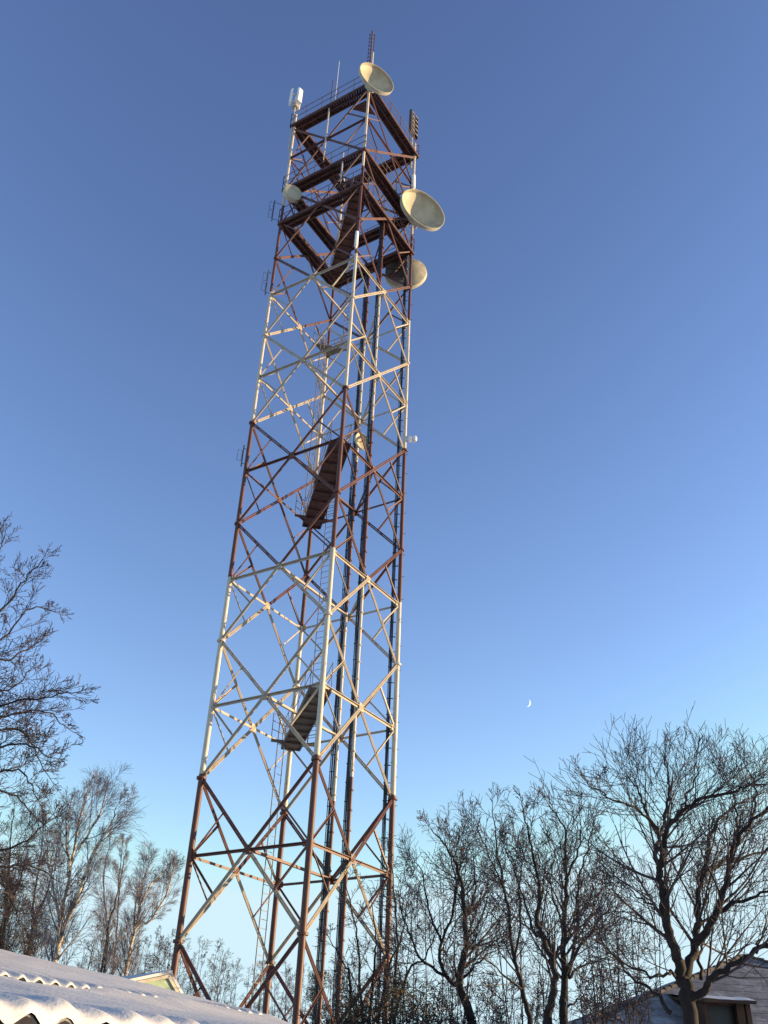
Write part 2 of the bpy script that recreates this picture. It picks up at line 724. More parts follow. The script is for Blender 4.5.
def ladder(k0, k1, t, toward, cage):
    u = (node(toward, k0) - node(2, k0)).normalized()
    inw = -node(2, 0)
    inw.z = 0
    inw.normalize()
    p = lerp(node(2, k0), node(toward, k0), t) + inw * .35
    q = lerp(node(2, k1), node(toward, k1), t) + inw * .35
    b = MB()
    for e in (-.24, .24):
        b.tube(p + u * e, q + u * e, .022, 5)
    n = int((q - p).length / .33)
    for i in range(n):
        z = lerp(p, q, (i + .5) / n)
        b.tube(z - u * .24, z + u * .24, .013, 5)
    o = b.build('ladder', M_RAILGREY, tower)
    if cage:
        b = MB()
        v = inw
        zz = (q - p)
        m = int(zz.length / 1.1)
        for i in range(2, m):
            c = lerp(p, q, (i + .5) / m)
            pts = [c + u * (.36 * math.cos(PI * s / 8)) + v * (.65 * math.sin(PI * s / 8)) for s in range(9)]
            b.path(pts, [.014] * 9, 4)
        for ang in (.2, .5, .8):
            o_ = u * (.36 * math.cos(PI * ang)) + v * (.65 * math.sin(PI * ang))
            b.tube(lerp(p, q, 2 / m) + o_, q + o_, .012, 4)
        b.build('safety_cage', M_RAILGREY, o)


ladder(KB, 3.3, .14, 3, False)
ladder(3, 7.3, .20, 1, False)
ladder(7, 11.3, .10, 3, True)
ladder(11, 13.3, .22, 1, False)


# ------------------------------------------------------------------ dishes and antennas (world coordinates)
def W(v):
    return v + TLOC


def dirv(az, el=0):
    """az 0 looks from the tower towards the camera, positive to the picture's right"""
    az, el = R(az), R(el)
    return Vector((math.sin(az) * math.cos(el), -math.cos(az) * math.cos(el), math.sin(el)))


def dish(label, c, n, dia, post, group='dishes on the tower', depth=.21, lip=.08, feed=False, mat=None):
    """c is the rim centre, n the way it looks, post the point of the tower it is clamped to"""
    mat = mat or M_DISH
    t = thing('dish_antenna', label, 'dish', c, group)
    n = n.normalized()
    r = dia / 2
    d = dia * depth
    b = MB()
    prof = []
    N = 14
    for i in range(N + 1):
        x = i / N
        prof.append((-lip * dia - d * (1 - x * x), max(r * x, .004)))
    prof.append((0, r))
    prof.append((0, r + .03 * dia / 2))
    prof.append((-.03 * dia, r + .03 * dia / 2))
    for i in range(N, -1, -1):
        x = i / N
        prof.append((-lip * dia - d * (1 - x * x) - .035, max((r + .02) * x, .004)))
    b.lathe(Vector((0, 0, 0)), n, prof, 48)
    b.build('reflector', mat, t, 35)
    # hub, yoke and clamp
    back = n * (-(lip * dia + d) - .03)
    b = MB()
    b.lathe(back, n, [(0, r * .34), (-.14 * r, r * .30), (-.24 * r, r * .14), (-.34 * r, .002)], 20)
    b.build('hub', M_DISHBACK, t, 30)
    b = MB()
    pl = Vector(post) - Vector(c)
    a_ = back - n * (.2 * r)
    up = Vector((0, 0, 1))
    b.tube(a_, pl, .07, 8)
    b.tube(back * .95 + up * (r * .55), pl + up * (r * .35), .04, 6)
    b.tube(back * .95 - up * (r * .55), pl - up * (r * .35), .04, 6)
    b.tube(pl - up * (r * .8), pl + up * (r * 1.15), .08, 10)
    b.build('mount', M_GALV, t, 40)
    if feed:
        b = MB()
        b.tube(back + n * .03, n * (.05 * dia), .025, 6)
        b.lathe(n * (.05 * dia), n, [(-.05, .002), (-.05, .07), (.05, .07), (.05, .002)], 14)
        b.build('feed', M_DARK, t, 30)
    return t


def place(px, py, leg_pt, dy):
    """world point on the photo ray at the tower depth of leg_pt"""
    return at(px, py, W(leg_pt).y + dy)


nN, nL, nR, nB = 0, 3, 1, 2
p1 = W(node(0, 16.6, 1.02))
c1 = place(377, 77.5, node(0, 16.6), -1.0)
dish('round cream dish at the very top of the tower beneath the red mast', c1, dirv(26, 0), 2.35, p1 + Vector((.05, 0, .6)))
p2 = W(node(1, 14.1, 1.05))
c2 = place(423.5, 208.5, node(1, 14.1), -1.6)
dish('largest cream dish, standing out from the right leg of the tower', c2, dirv(24, 0), 3.0, p2)
p3 = W(node(1, 12.3, 1.0))
c3 = place(406, 275.5, node(1, 12.2), 2.1)
dish('large dish turned away below the largest one, its back edged with sunlight, a dark plate added for shade', c3, dirv(168, 0), 2.6, W(node(1, 12.35)) + Vector((-.1, .1, 0)), mat=M_DISHBACK)
d3 = [o for o in bpy.data.objects if o.name.startswith('dish_antenna')][-1]
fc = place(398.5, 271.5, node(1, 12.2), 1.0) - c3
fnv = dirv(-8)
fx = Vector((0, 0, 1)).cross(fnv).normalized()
b = MB()  # dark octagon with bars, added to stand for shade on the dish's back
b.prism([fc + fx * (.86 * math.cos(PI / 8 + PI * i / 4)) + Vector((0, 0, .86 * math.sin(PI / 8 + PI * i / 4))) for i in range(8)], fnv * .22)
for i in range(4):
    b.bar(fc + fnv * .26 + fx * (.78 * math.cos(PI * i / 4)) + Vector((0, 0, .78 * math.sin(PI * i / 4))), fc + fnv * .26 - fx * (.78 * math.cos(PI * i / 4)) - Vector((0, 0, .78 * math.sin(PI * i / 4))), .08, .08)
b.build('shade_plate', M_DARK, d3)
c4 = place(293.5, 192, node(3, 13.9), -1.0)
t = thing('dish_antenna', 'small pale drum shaped dish on the left leg of the tower between two platforms', 'dish', c4, 'dishes on the tower')
n = dirv(24, -2)
b = MB()
b.lathe((0, 0, 0), n, [(-.55, .004), (-.5, .2), (-.36, .46), (-.30, .58), (0, .58), (.03, .55), (.06, .3), (.07, .004)], 32)
b.build('drum', M_DISH, t, 35)
b = MB()
pl = W(node(3, 13.9)) - c4
b.tube(n * -.5, pl, .06, 8)
b.tube(pl - Vector((0, 0, .5)), pl + Vector((0, 0, .5)), .1, 10)
b.build('mount', M_GALV, t, 40)
pf1 = W((node(1, 8.55) + node(2, 8.55)) / 2)
c5 = place(362.5, 441, (node(1, 8.5) + node(2, 8.5)) / 2, -1.0)
dish('smallest cream dish halfway up inside the tower on a riser pole', c5, dirv(38, -3), .95, pf1 + Vector((-.05, .15, .1)), depth=.12, feed=True)

# red mast with short dipoles on the top
top_y = W(node(0, 16.5)).y + .1
base = at(368.6, 82, top_y)
pm0 = at(369.5, 75, top_y)
pm1 = at(371.5, 31, top_y)
ht = pm1.z - pm0.z
t = thing('mast_antenna', 'thin reddish mast with short dipoles standing above the top dish', 'antenna', base)
b = MB()
b.tube((0, 0, 0), Vector((0, 0, pm0.z - base.z + .2)), .11, 10)
b.build('support_tube', M_WHITEBOX, t, 40)
b = MB()
z0 = pm0.z - base.z
b.tube((0, 0, z0 - .3), (0, 0, z0 + ht), .055, 8)
b.lathe((0, 0, z0 + .75), (0, 0, 1), [(-.25, .03), (-.25, .2), (.25, .2), (.25, .03)], 12)
b.build('mast', M_RAIL, t, 40)
for i in range(9):
    b = MB()
    z = z0 + 1.2 + i * (ht - 1.2) / 9
    for e in (1, -1):
        u = Vector((e, .25, 0)).normalized()
        b.tube((0, 0, z), u * .17 + Vector((0, 0, z)), .018, 5)
        b.tube(u * .17 + Vector((0, 0, z - .15)), u * .17 + Vector((0, 0, z + .15)), .026, 5)
    b.build('dipole', M_RAIL, t, 40)

# white sector antennas on the left corner
bp = W(node(3, 15.2, 1.04))
tp = at(297.5, 100, bp.y)
t = thing('sector_antenna', 'cluster of white sector panels on a pole above the left corner of the top platform', 'antenna', bp)
b = MB()
hz = tp.z - bp.z
b.tube((0, 0, 0), (0, 0, hz + .55), .055, 10)
b.build('pole', M_GALV, t, 40)
for az in (-75, 40, 165):
    b = MB()
    u = dirv(az)
    s = Vector((0, 0, 1)).cross(u)
    c = u * .30 + Vector((0, 0, hz + .1))
    prof = [(-.2, 0), (-.2, .08), (-.14, .14), (.14, .14), (.2, .08), (.2, 0)]
    b.prism([c + s * i + u * j + Vector((0, 0, -.72)) for (i, j) in prof], (0, 0, 1.4))
    o = b.build('panel', M_WHITEBOX, t)
    b = MB()
    for z in (-.4, .4):
        b.bar(Vector((0, 0, hz + .1 + z)), c + Vector((0, 0, z)), .06, .06)
    b.build('bracket', M_GALV, o)
b = MB()
b.lathe((0, 0, hz - .75), (0, 0, 1), [(-.12, .05), (-.12, .2), (.12, .2), (.12, .05)], 12)
b.build('collar', M_DISHBACK, t, 30)

# dipole array panel on the right corner
bp = W(node(1, 15.9, 1.06))
tp = at(412.6, 125, bp.y)
bp.x = tp.x
t = thing('panel_antenna', 'dark upright panel with two columns of bright dipoles above the right corner of the platform', 'antenna', bp)
hz = tp.z - bp.z
b = MB()
b.tube((0, .12, -.6), (0, .12, hz + .7), .06, 10)
b.build('pole', M_GALV, t, 40)
u = dirv(50)
s = Vector((0, 0, 1)).cross(u).normalized()
b = MB()
c = Vector((0, 0, hz))
hw, hh = .40, 1.22
b.box(c, s * hw, u * .02, Vector((0, 0, hh)))
for e in (-1, 1):
    b.box(c + s * (e * hw) + u * .08, s * .015, u * .10, Vector((0, 0, hh)))
b.build('back_panel', M_DARK, t)
for i in range(5):
    for e in (-1, 1):
        b = MB()
        z = -hh + .24 + i * .485
        q = c + s * (e * .185) + u * .2 + Vector((0, 0, z))
        b.box(q, s * .145, u * .02, Vector((0, 0, .075)))
        b.tube(q, q - u * .19, .02, 6)
        b.build('dipole', M_RAILGREY, t)
b = MB()
for z in (-.7, .7):
    b.box(c - u * .03 + Vector((0, .04, z)), s * .12, Vector((0, .1, 0)), Vector((0, 0, .06)))
b.build('clamp', M_GALV, t)


# slim pole antennas within the top frame
def pole_antenna(label, p, q, r, m=M_GALV):
    t = thing('pole_antenna', label, 'antenna', p, 'pole antennas in the top frame')
    b = MB()
    d = Vector(q) - Vector(p)
    b.path([Vector((0, 0, 0)), d * .15, d * .1501, d], [r * .6, r * .6, r, r * .9], 8)
    o = b.build('radiator', m, t, 40)
    b = MB()
    b.bar(Vector((0, 0, .25)), Vector((.0, .3, .25)), .05, .05)
    b.bar(Vector((0, 0, .9)), Vector((.0, .3, .9)), .05, .05)
    b.build('bracket', M_GALV, t)


fm = lambda t_, k: W(lerp(node(3, k, 1.03), node(0, k, 1.03), t_))
pole_antenna('pale pole hanging between the upper two platforms on the left face of the tower', fm(.49, 14.3), fm(.49, 16.0), .055)
pole_antenna('short pale pole just under the middle platform left of the front leg', fm(.74, 13.3), fm(.74, 14.2), .05)
pole_antenna('white whip rising above the left edge of the top platform', fm(.56, 16.2), fm(.56, 17.6), .014, M_WHITEBOX)
pole_antenna('short rusty whip beside the white whip on the top platform', fm(.50, 16.2), fm(.50, 17.0), .035, M_RAIL)
q = place(356.5, 240, node(0, 11.5), -.35)
pole_antenna('short white tube antenna clamped to the front leg below the platforms', q - Vector((0, 0, .65)), q + Vector((0, 0, .65)), .10, M_WHITEBOX)
q = place(413.5, 183, node(1, 14.9), -.3)
pole_antenna('thick white tube standing directly above the largest dish', q - Vector((0, 0, .75)), q + Vector((0, 0, .75)), .14, M_WHITEBOX)


# folded dipoles on outriggers from the left leg
def folded_dipole(label, k, out, hgt, n_el):
    p = W(node(3, k))
    t = thing('dipole_antenna', label, 'antenna', p, 'dipoles on the left leg')
    u = Vector((-1, -.25, 0)).normalized()
    b = MB()
    b.tube((0, 0, 0), u * out, .016, 6)
    b.tube((0, 0, hgt), u * out + Vector((0, 0, hgt)), .016, 6)
    b.tube(u * out + Vector((0, 0, -.2)), u * out + Vector((0, 0, hgt + .2)), .03, 6)
    b.build('outrigger', M_DARK, t, 40)
    for i in range(n_el):
        b = MB()
        z = (i + .5) * hgt / n_el
        c = u * out + Vector((0, 0, z))
        s = Vector((0, 0, .32))
        v = u * .16
        b.path([c, c + v * .3, c + v * .3 + s, c + v * 1.6 + s, c + v * 1.6 - s, c + v * .3 - s, c + v * .3], [.013] * 7, 5)
        b.build('dipole', M_DARK, t, 40)


folded_dipole('dark folded dipole pair reaching out from the left leg below the small dish', 13.05, .55, 1.5, 2)
folded_dipole('dark bracket dipole on the left leg where red paint turns white', 11.05, .30, 1.6, 2)
folded_dipole('little dark dipole frame low on the left leg in the red band', 7.15, .24, .9, 1)

# little lamp arm on the right leg
p = W(node(1, 8.2))
t = thing('warning_lamp', 'pair of small pale lamps on a short arm at the right leg', 'lamp', p)
b = MB()
b.tube((0, 0, 0), (.5, -.15, 0), .03, 6)
b.tube((0, 0, .35), (.42, -.12, .02), .022, 6)
b.build('arm', M_GALV, t, 40)
for (x, z) in ((.28, .1), (.52, .14)):
    b = MB()
    b.lathe((x, -.1, z - .06), (0, 0, 1), [(-.1, .002), (-.1, .10), (0, .10), (.02, .12), (.16, .11), (.25, .06), (.28, .002)], 14)
    b.build('lamp_housing', M_WHITEBOX, t, 35)


# ------------------------------------------------------------------ trees
def catmull(pts, n):
    out = []
    P = [pts[0] * 2 - pts[1]] + list(pts) + [pts[-1] * 2 - pts[-2]]
    for i in range(1, len(P) - 2):
        a, b_, c, d = P[i - 1], P[i], P[i + 1], P[i + 2]
        for s in range(n):
            t = s / n
            out.append(.5 * ((2 * b_) + (c - a) * t + (2 * a - 5 * b_ + 4 * c - d) * t * t + (3 * b_ - a - 3 * c + d) * t ** 3))
    out.append(pts[-1].copy())
    return out


def rv(rnd):
    while True:
        v = Vector((rnd.uniform(-1, 1), rnd.uniform(-1, 1), rnd.uniform(-1, 1)))
        if .05 < v.length < 1:
            return v.normalized()


class Species:
    def __init__(s, **k):
        s.levels = 3
        s.nchild = (8, 6, 4)         # children per branch at each level
        s.ratio = (.55, .5, .5)
        s.angle = 50
        s.wob = .16
        s.trop = (.06, .05, .04, .02)
        s.rmin = .004
        s.bud = 0
        s.rshrink = .5
        s.__dict__.update(k)


def side_dir(d, ang, rnd):
    a = rv(rnd)
    x = d.cross(a)
    if x.length < .01:
        x = d.cross(Vector((1, .3, .2)))
    x.normalize()
    return (d * math.cos(ang) + x * math.sin(ang)).normalized()


def grow(b, p, d, L, r, lev, sp, rnd):
    nseg = (6, 5, 4, 3, 3)[min(lev, 4)]
    pts = [p.copy()]
    rad = [r]
    st = L / nseg
    tr = sp.trop[min(lev, len(sp.trop) - 1)]
    dd = d.copy()
    dirs = [dd.copy()]
    for i in range(nseg):
        dd = (dd + rv(rnd) * sp.wob + Vector((0, 0, tr))).normalized()
        p = p + dd * st
        pts.append(p)
        dirs.append(dd.copy())
        rad.append(max(sp.rmin, r * (1 - .72 * (i + 1) / nseg)))
    b.path(pts, rad, 4 if r > sp.rmin * 3.5 else 3, cap=False)
    if sp.bud and lev >= sp.levels - 1 and rnd.random() < sp.bud:
        bud(b, pts[-1], dd, sp.rmin * rnd.uniform(2.4, 3.6))
    if lev >= sp.levels:
        return
    nc = sp.nchild[min(lev, len(sp.nchild) - 1)]
    nc = max(1, int(nc * rnd.uniform(.7, 1.3) + .5))
    for i in range(nc):
        f = .18 + .82 * (i + rnd.random()) / nc
        f = min(f, .98)
        x = f * nseg
        k = min(int(x), nseg - 1)
        q = pts[k].lerp(pts[k + 1], x - k)
        rr = rad[k] + (rad[k + 1] - rad[k]) * (x - k)
        ang = R(sp.angle * rnd.uniform(.6, 1.25))
        cd_ = side_dir(dirs[k + 1], ang, rnd)
        Lc = L * sp.ratio[min(lev, len(sp.ratio) - 1)] * (1.05 - .5 * f) * rnd.uniform(.65, 1.3)
        grow(b, q, cd_, Lc, max(sp.rmin, rr * sp.rshrink * 1.2), lev + 1, sp, rnd)


def bud(b, p, d, r):
    x, y = b._frame(d)
    k = len(b.v)
    b.v += [p - d * r, p + x * r * .6, p + y * r * .6, p - x * r * .6, p - y * r * .6, p + d * r * 1.3]
    for i in range(4):
        j = (i + 1) % 4
        b.f.append((k, k + 1 + j, k + 1 + i))
        b.f.append((k + 5, k + 1 + i, k + 1 + j))


def limb(tb, cb, pts, r0, r1, sp, rnd, spacing, tl, start=.15, sides=8, jitter=.03, gnarl=.3):
    """a main limb along world points plus the branches that leave it"""
    P = catmull([Vector(q) for q in pts], 5)
    n = len(P)
    for i in range(1, n - 1):
        P[i] = P[i] + rv(rnd) * jitter
    tot = sum((P[i + 1] - P[i]).length for i in range(n - 1))
    rad = [r0 + (r1 - r0) * (i / (n - 1)) ** .8 for i in range(n)]
    tb.path(P, rad, sides)
    acc = 0
    nxt = tot * start
    for i in range(n - 1):
        sg = P[i + 1] - P[i]
        sL = sg.length
        while nxt < acc + sL:
            q = P[i].lerp(P[i + 1], (nxt - acc) / sL)
            d = side_dir(sg.normalized(), R(sp.angle * rnd.uniform(.6, 1.2)), rnd)
            if d.z < -.25 and sp.trop[0] > 0:
                d.z *= -.5
                d.normalize()
            f = nxt / tot
            grow(cb, q, d, tl * (1.15 - .75 * f) * rnd.uniform(.55, 1.25), max(sp.rmin * 1.5, rad[i] * .42), 1, sp, rnd)
            nxt += spacing * rnd.uniform(.6, 1.4)
        acc += sL
    # the tip carries on
    if start < 1:
        grow(cb, P[-1], (P[-1] - P[-2]).normalized(), tl * .32, r1, 1, sp, rnd)


def make_tree(name, label, cat, base, limbs, sp, seed, m_trunk, m_twig, group, spacing, tl, crown='crown', gnarl=.3, jitter=.03):
    rnd = random.Random(seed)
    t = thing(name, label, cat, base, group)
    tb, cb = MB(), MB()
    for (pts, r0, r1, st) in limbs:
        limb(tb, cb, pts, r0, r1, sp, rnd, spacing, tl, st, jitter=jitter)
    off = Vector(base)
    for q in tb.v:
        q -= off
    for q in cb.v:
        q -= off
    tb.build('trunk', m_trunk, t, 0)
    cb.build(crown, m_twig, t)
    return t


def px_limb(pp, Y, drift, r0, r1, st=.15, ox=0, oy=0, sc=1.0):
    """photo outline of a limb given its own depth: Y at the start, drifting by drift metres"""
    n = len(pp)
    return ([at(ox + x / sc, oy + y / sc, Y + drift * (i / max(1, n - 1))) for i, (x, y) in enumerate(pp)], r0, r1, st)


GR = 'bare trees on the right'
# the big fruit tree before the grey roof
Y3 = 13.0
k3 = dict(ox=560, oy=700, sc=3.16)
b3 = at(688, 1024, Y3)
base3 = Vector((b3.x, Y3, 0))
fork = at(683, 980, Y3)


def L3(pp, drift, r0, r1, st=.15):
    pp = [(x, y if y > 330 else 330 - (330 - y) * .64) for (x, y) in pp]
    return px_limb(pp, Y3, drift, r0, r1, st, **k3)


sp3 = Species(levels=3, nchild=(8, 6, 3), ratio=(.6, .62, .6), angle=38, wob=.085, trop=(.10, .07, .06, .05), rmin=.0033)
limbs3 = [
    ([base3, Vector((base3.x + .02, Y3, .9)), at(690, 1010, Y3), fork], .125, .092, 2),
    L3([(386, 885), (360, 790), (330, 690), (320, 600), (315, 520), (332, 440), (372, 360), (432, 320), (540, 270), (610, 230)], -1.2, 0.075, 0.0135),
    L3([(316, 560), (305, 470), (322, 400), (345, 300), (340, 200), (330, 90)], .8, 0.041, 0.0075),
    L3([(316, 430), (262, 330), (245, 250), (205, 160)], 1.2, 0.027, 0.0067),
    L3([(312, 410), (230, 340), (135, 275), (85, 220)], -.6, 0.024, 0.0053),
    L3([(388, 885), (420, 790), (438, 700), (436, 620), (455, 540), (482, 410), (540, 350), (600, 300)], 1.4, 0.068, 0.0105),
    L3([(425, 770), (500, 670), (532, 520), (570, 430), (640, 350), (680, 290)], -1.5, 0.058, 0.0105),
    L3([(470, 700), (560, 640), (657, 600), (740, 560)], -.5, 0.034, 0.0090),
    L3([(455, 555), (500, 520), (570, 500), (660, 470), (720, 430)], 1.0, 0.031, 0.0090),
    L3([(400, 965), (455, 910), (480, 880), (560, 830), (660, 770), (740, 740), (820, 660)], -1.0, 0.058, 0.0150),
    L3([(620, 800), (640, 730), (660, 660)], .5, 0.020, 0.0075),
    L3([(380, 870), (340, 862), (285, 872), (180, 815), (115, 765)], -.8, 0.027, 0.0075),
    L3([(352, 990), (300, 925), (240, 885), (165, 805), (125, 740)], .6, 0.031, 0.0075),
    L3([(345, 720), (290, 650), (240, 620), (190, 570)], 1.0, 0.022, 0.0060),
    L3([(446, 880), (440, 800), (455, 740), (470, 620)], .8, 0.027, 0.0075),
    L3([(545, 500), (560, 380), (545, 260), (500, 160)], .8, 0.024, 0.0060),
    L3([(380, 360), (400, 280), (440, 180), (430, 120)], -.6, 0.020, 0.0060),
    L3([(600, 400), (620, 280), (600, 180), (580, 120)], .3, 0.020, 0.0060),
]
make_tree('bare_tree', 'gnarled bare fruit tree with dark twisted limbs in front of the grey tiled roof', 'tree', base3, limbs3, sp3, 11, M_BARK, M_TWIG, GR, .125, 1.2)

# two stemmed tree left of it
Y2 = 20.0
k2 = dict(ox=380, oy=760, sc=3.49)


def L2(pp, drift, r0, r1, st=.15, Y=None):
    pp = [(x, y if y > 360 else 360 - (360 - y) * .72) for (x, y) in pp]
    return px_limb(pp, Y or Y2, drift, r0, r1, st, **k2)


sp2 = Species(levels=3, nchild=(7, 7, 3), ratio=(.55, .6, .6), angle=42, wob=.095, trop=(.08, .06, .05, .03), rmin=.0048)
b2p = at(380 + 610 / 3.49, 1024, Y2)
base2 = Vector((b2p.x, Y2, 0))
limbs2 = [
    ([base2, Vector((base2.x - .05, Y2, 1.2)), at(380 + 585 / 3.49, 1018, Y2)], .105, .088, 2),
    L2([(585, 900), (602, 820), (612, 740), (575, 640), (548, 560), (560, 480), (540, 350), (522, 230), (500, 110)], -1.2, 0.086, 0.0128),
    ([base2 + Vector((.35, .1, 0)), Vector((base2.x + .4, Y2, 1.2)), at(380 + 640 / 3.49, 1018, Y2)], .105, .088, 2),
    L2([(640, 900), (640, 760), (641, 600), (652, 450), (650, 300), (640, 180), (590, 80)], .9, 0.086, 0.0112),
    L2([(642, 760), (700, 650), (768, 560), (830, 470)], -1.0, 0.043, 0.0096),
    L2([(655, 750), (688, 600), (690, 450), (722, 300), (742, 190)], 1.2, 0.043, 0.0096),
    L2([(660, 760), (710, 715), (790, 690)], .4, 0.036, 0.0096),
    L2([(570, 620), (540, 600), (500, 480), (470, 380), (440, 300)], 1.0, 0.036, 0.0096),
    L2([(645, 420), (690, 300), (700, 200), (690, 110)], -.5, 0.029, 0.0080),
    L2([(590, 700), (640, 620), (600, 450), (610, 300)], -1.0, 0.029, 0.0080),
    L2([(655, 860), (700, 835), (770, 850)], .4, 0.025, 0.0080),
]
make_tree('bare_tree', 'bare tree with two dark straight stems left of the fruit tree', 'tree', base2, limbs2, sp2, 12, M_BARK, M_TWIG, GR, .18, 1.45)

Y2b = 21.5
bb_ = at(380 + 505 / 3.49, 1024, Y2b)
base2b = Vector((bb_.x, Y2b, 0))
limbs2b = [
    ([base2b, Vector((base2b.x, Y2b, 1.3)), at(380 + 525 / 3.49, 1018, Y2b)], .075, .062, 2),
    L2([(525, 900), (492, 790), (470, 700), (452, 560), (432, 440), (410, 300), (402, 200), (392, 90)], .8, 0.061, 0.0096, Y=Y2b),
    L2([(472, 700), (490, 560), (486, 430), (500, 330), (470, 200)], -.8, 0.029, 0.0080, Y=Y2b),
    L2([(440, 480), (400, 380), (360, 250), (330, 150)], .6, 0.025, 0.0072, Y=Y2b),
    L2([(495, 800), (420, 740), (360, 690), (330, 640)], -.4, 0.025, 0.0072, Y=Y2b),
]
make_tree('bare_tree', 'slender bare tree with one leaning stem between the two stemmed tree and the brown bush', 'tree', base2b, limbs2b, sp2, 13, M_BARK, M_TWIG, GR, .19, 1.35)

Y1 = 25.0
bb_ = at(380 + 320 / 3.49, 1024, Y1)
base1 = Vector((bb_.x, Y1, 0))
sp1 = Species(levels=3, nchild=(7, 7, 4), ratio=(.55, .58, .6), angle=44, wob=.10, trop=(.08, .06, .05, .03), rmin=.0055)
limbs1 = [
    ([base1, Vector((base1.x, Y1, 1.2)), at(380 + 320 / 3.49, 1020, Y1)], .14, .117, 2),
    L2([(318, 905), (280, 780), (300, 650), (296, 520), (272, 380), (240, 300), (180, 200)], -1, 0.115, 0.0112, Y=Y1),
    L2([(285, 800), (222, 740), (215, 640), (258, 520), (262, 420), (250, 310), (280, 240)], 1.0, 0.058, 0.0096, Y=Y1),
    L2([(240, 760), (150, 700), (100, 600), (66, 500), (80, 420)], -.8, 0.043, 0.0080, Y=Y1),
    L2([(215, 640), (170, 520), (150, 400), (110, 320)], .8, 0.036, 0.0080, Y=Y1),
    L2([(298, 560), (330, 460), (325, 350), (310, 260)], .6, 0.036, 0.0080, Y=Y1),
    L2([(290, 760), (360, 690), (420, 660)], -.5, 0.036, 0.0080, Y=Y1),
    L2([(300, 640), (360, 540), (380, 440)], .5, 0.029, 0.0080, Y=Y1),
]
make_tree('bare_tree', 'bushy bare tree with a thick stem just right of the tower foot', 'tree', base1, limbs1, sp1, 14, M_BARK, M_TWIG, GR, .19, 1.55)

# thin branches right beside the tower, low
Yb = 27.0
bb_ = at(365, 1024, Yb)
baseb = Vector((bb_.x, Yb, 0))
spb = Species(levels=3, nchild=(7, 7, 4), ratio=(.55, .58, .6), angle=50, wob=.15, trop=(.05, .04, .02, .0), rmin=.006)
limbsb = []
for i, (x1, y1, x2, y2) in enumerate([(350, 990, 330, 940), (372, 985, 372, 905), (385, 985, 408, 900), (402, 990, 440, 925), (395, 980, 390, 850), (360, 980, 345, 880)]):
    q1, q2 = at(x1, y1, Yb + (i % 3) * .4), at(x2, y2, Yb + (i % 3) * .8 - .5)
    limbsb.append(([baseb + Vector(((i - 2.5) * .12, 0, 0)), q1, lerp(q1, q2, .5) + Vector((.1, 0, 0)), q2], .05, .012, .3))
make_tree('bare_shrub', 'tall bare shrub around the right legs of the tower', 'shrub', baseb, limbsb, spb, 15, M_BARK, M_TWIG, 'bare shrubs', .4, 1.3)

# tree beyond the left edge reaching in
YL = 10.0
spl = Species(levels=3, nchild=(8, 6, 4), ratio=(.55, .6, .6), angle=46, wob=.13, trop=(.03, .03, .05, .06), rmin=.0026, bud=.22)
bx = at(-170, 900, YL)
baseL = Vector((bx.x, YL, 0))


def LL(pp, drift, r0=.021, r1=.005, st=.12):
    return px_limb(pp, YL, drift, r0, r1, st)


limbsL = [
    ([baseL, baseL + Vector((.1, 0, 2.2)), at(-150, 760, YL), at(-100, 640, YL), at(-50, 560, YL)], .2, .05, 2),
    LL([(-150, 760), (-60, 690), (0, 612), (25, 580), (42, 560)], -.6),
    LL([(-150, 760), (-60, 680), (0, 640), (30, 608), (55, 612)], .6),
    LL([(-110, 660), (-40, 590), (-5, 555), (5, 535)], .2),
    LL([(-160, 800), (-70, 740), (0, 706), (45, 697), (78, 692)], -.4),
    LL([(-160, 790), (-70, 730), (5, 716), (45, 712), (70, 730)], .9),
    LL([(-160, 820), (-70, 770), (0, 748), (30, 745), (52, 758)], -.7),
    LL([(-150, 800), (-60, 760), (5, 728), (30, 742), (48, 775)], .4),
    LL([(-160, 850), (-80, 820), (-10, 775), (22, 772), (38, 800)], -.2),
    LL([(-160, 850), (-80, 815), (-10, 790), (20, 800), (36, 818)], .8),
    LL([(-170, 900), (-80, 870), (0, 852), (30, 838), (50, 818)], -.5),
    LL([(-170, 900), (-80, 890), (0, 868), (30, 866), (56, 880)], .5),
    LL([(-150, 740), (-50, 660), (5, 660), (25, 650), (42, 640)], 1.0),
    LL([(-170, 930), (-80, 900), (-10, 880), (10, 900), (20, 925)], .2),
    LL([(-150, 770), (-50, 700), (10, 690), (30, 670)], .2),
]
make_tree('bare_tree', 'near bare tree reaching its budded branches in from the left edge', 'tree', baseL, limbsL, spl, 21, M_BARK, M_TWIG, 'bare trees on the left', .085, .60, jitter=.02)

# birches and thin trees behind the shed
spB = Species(levels=3, nchild=(9, 10, 9), ratio=(.5, .5, .85), angle=32, wob=.08, trop=(.16, .10, .0, -.10), rmin=.0040, rshrink=.40)


def birch(label, stems, Y, seed, spacing, tl, r0, tw=M_TWIGP, mt=M_BIRCH, name='birch_tree', sp=spB, grp='trees behind the shed'):
    x0 = at(*stems[0][0], Y)
    base = Vector((x0.x, Y, 0))
    limbs = []
    for i, pp in enumerate(stems):
        pts, a, c, st = px_limb(pp, Y, (-1) ** i * 1.2, r0, .018, .2)
        if i < 2:
            limbs.append(([base + Vector((i * .2, 0, 0))] + pts, r0, .018, .44))
        else:
            limbs.append((pts, r0 * .5, .018, .2))
    return make_tree(name, label, 'tree', base, limbs, sp, seed, mt, tw, grp, spacing, tl, jitter=.04)


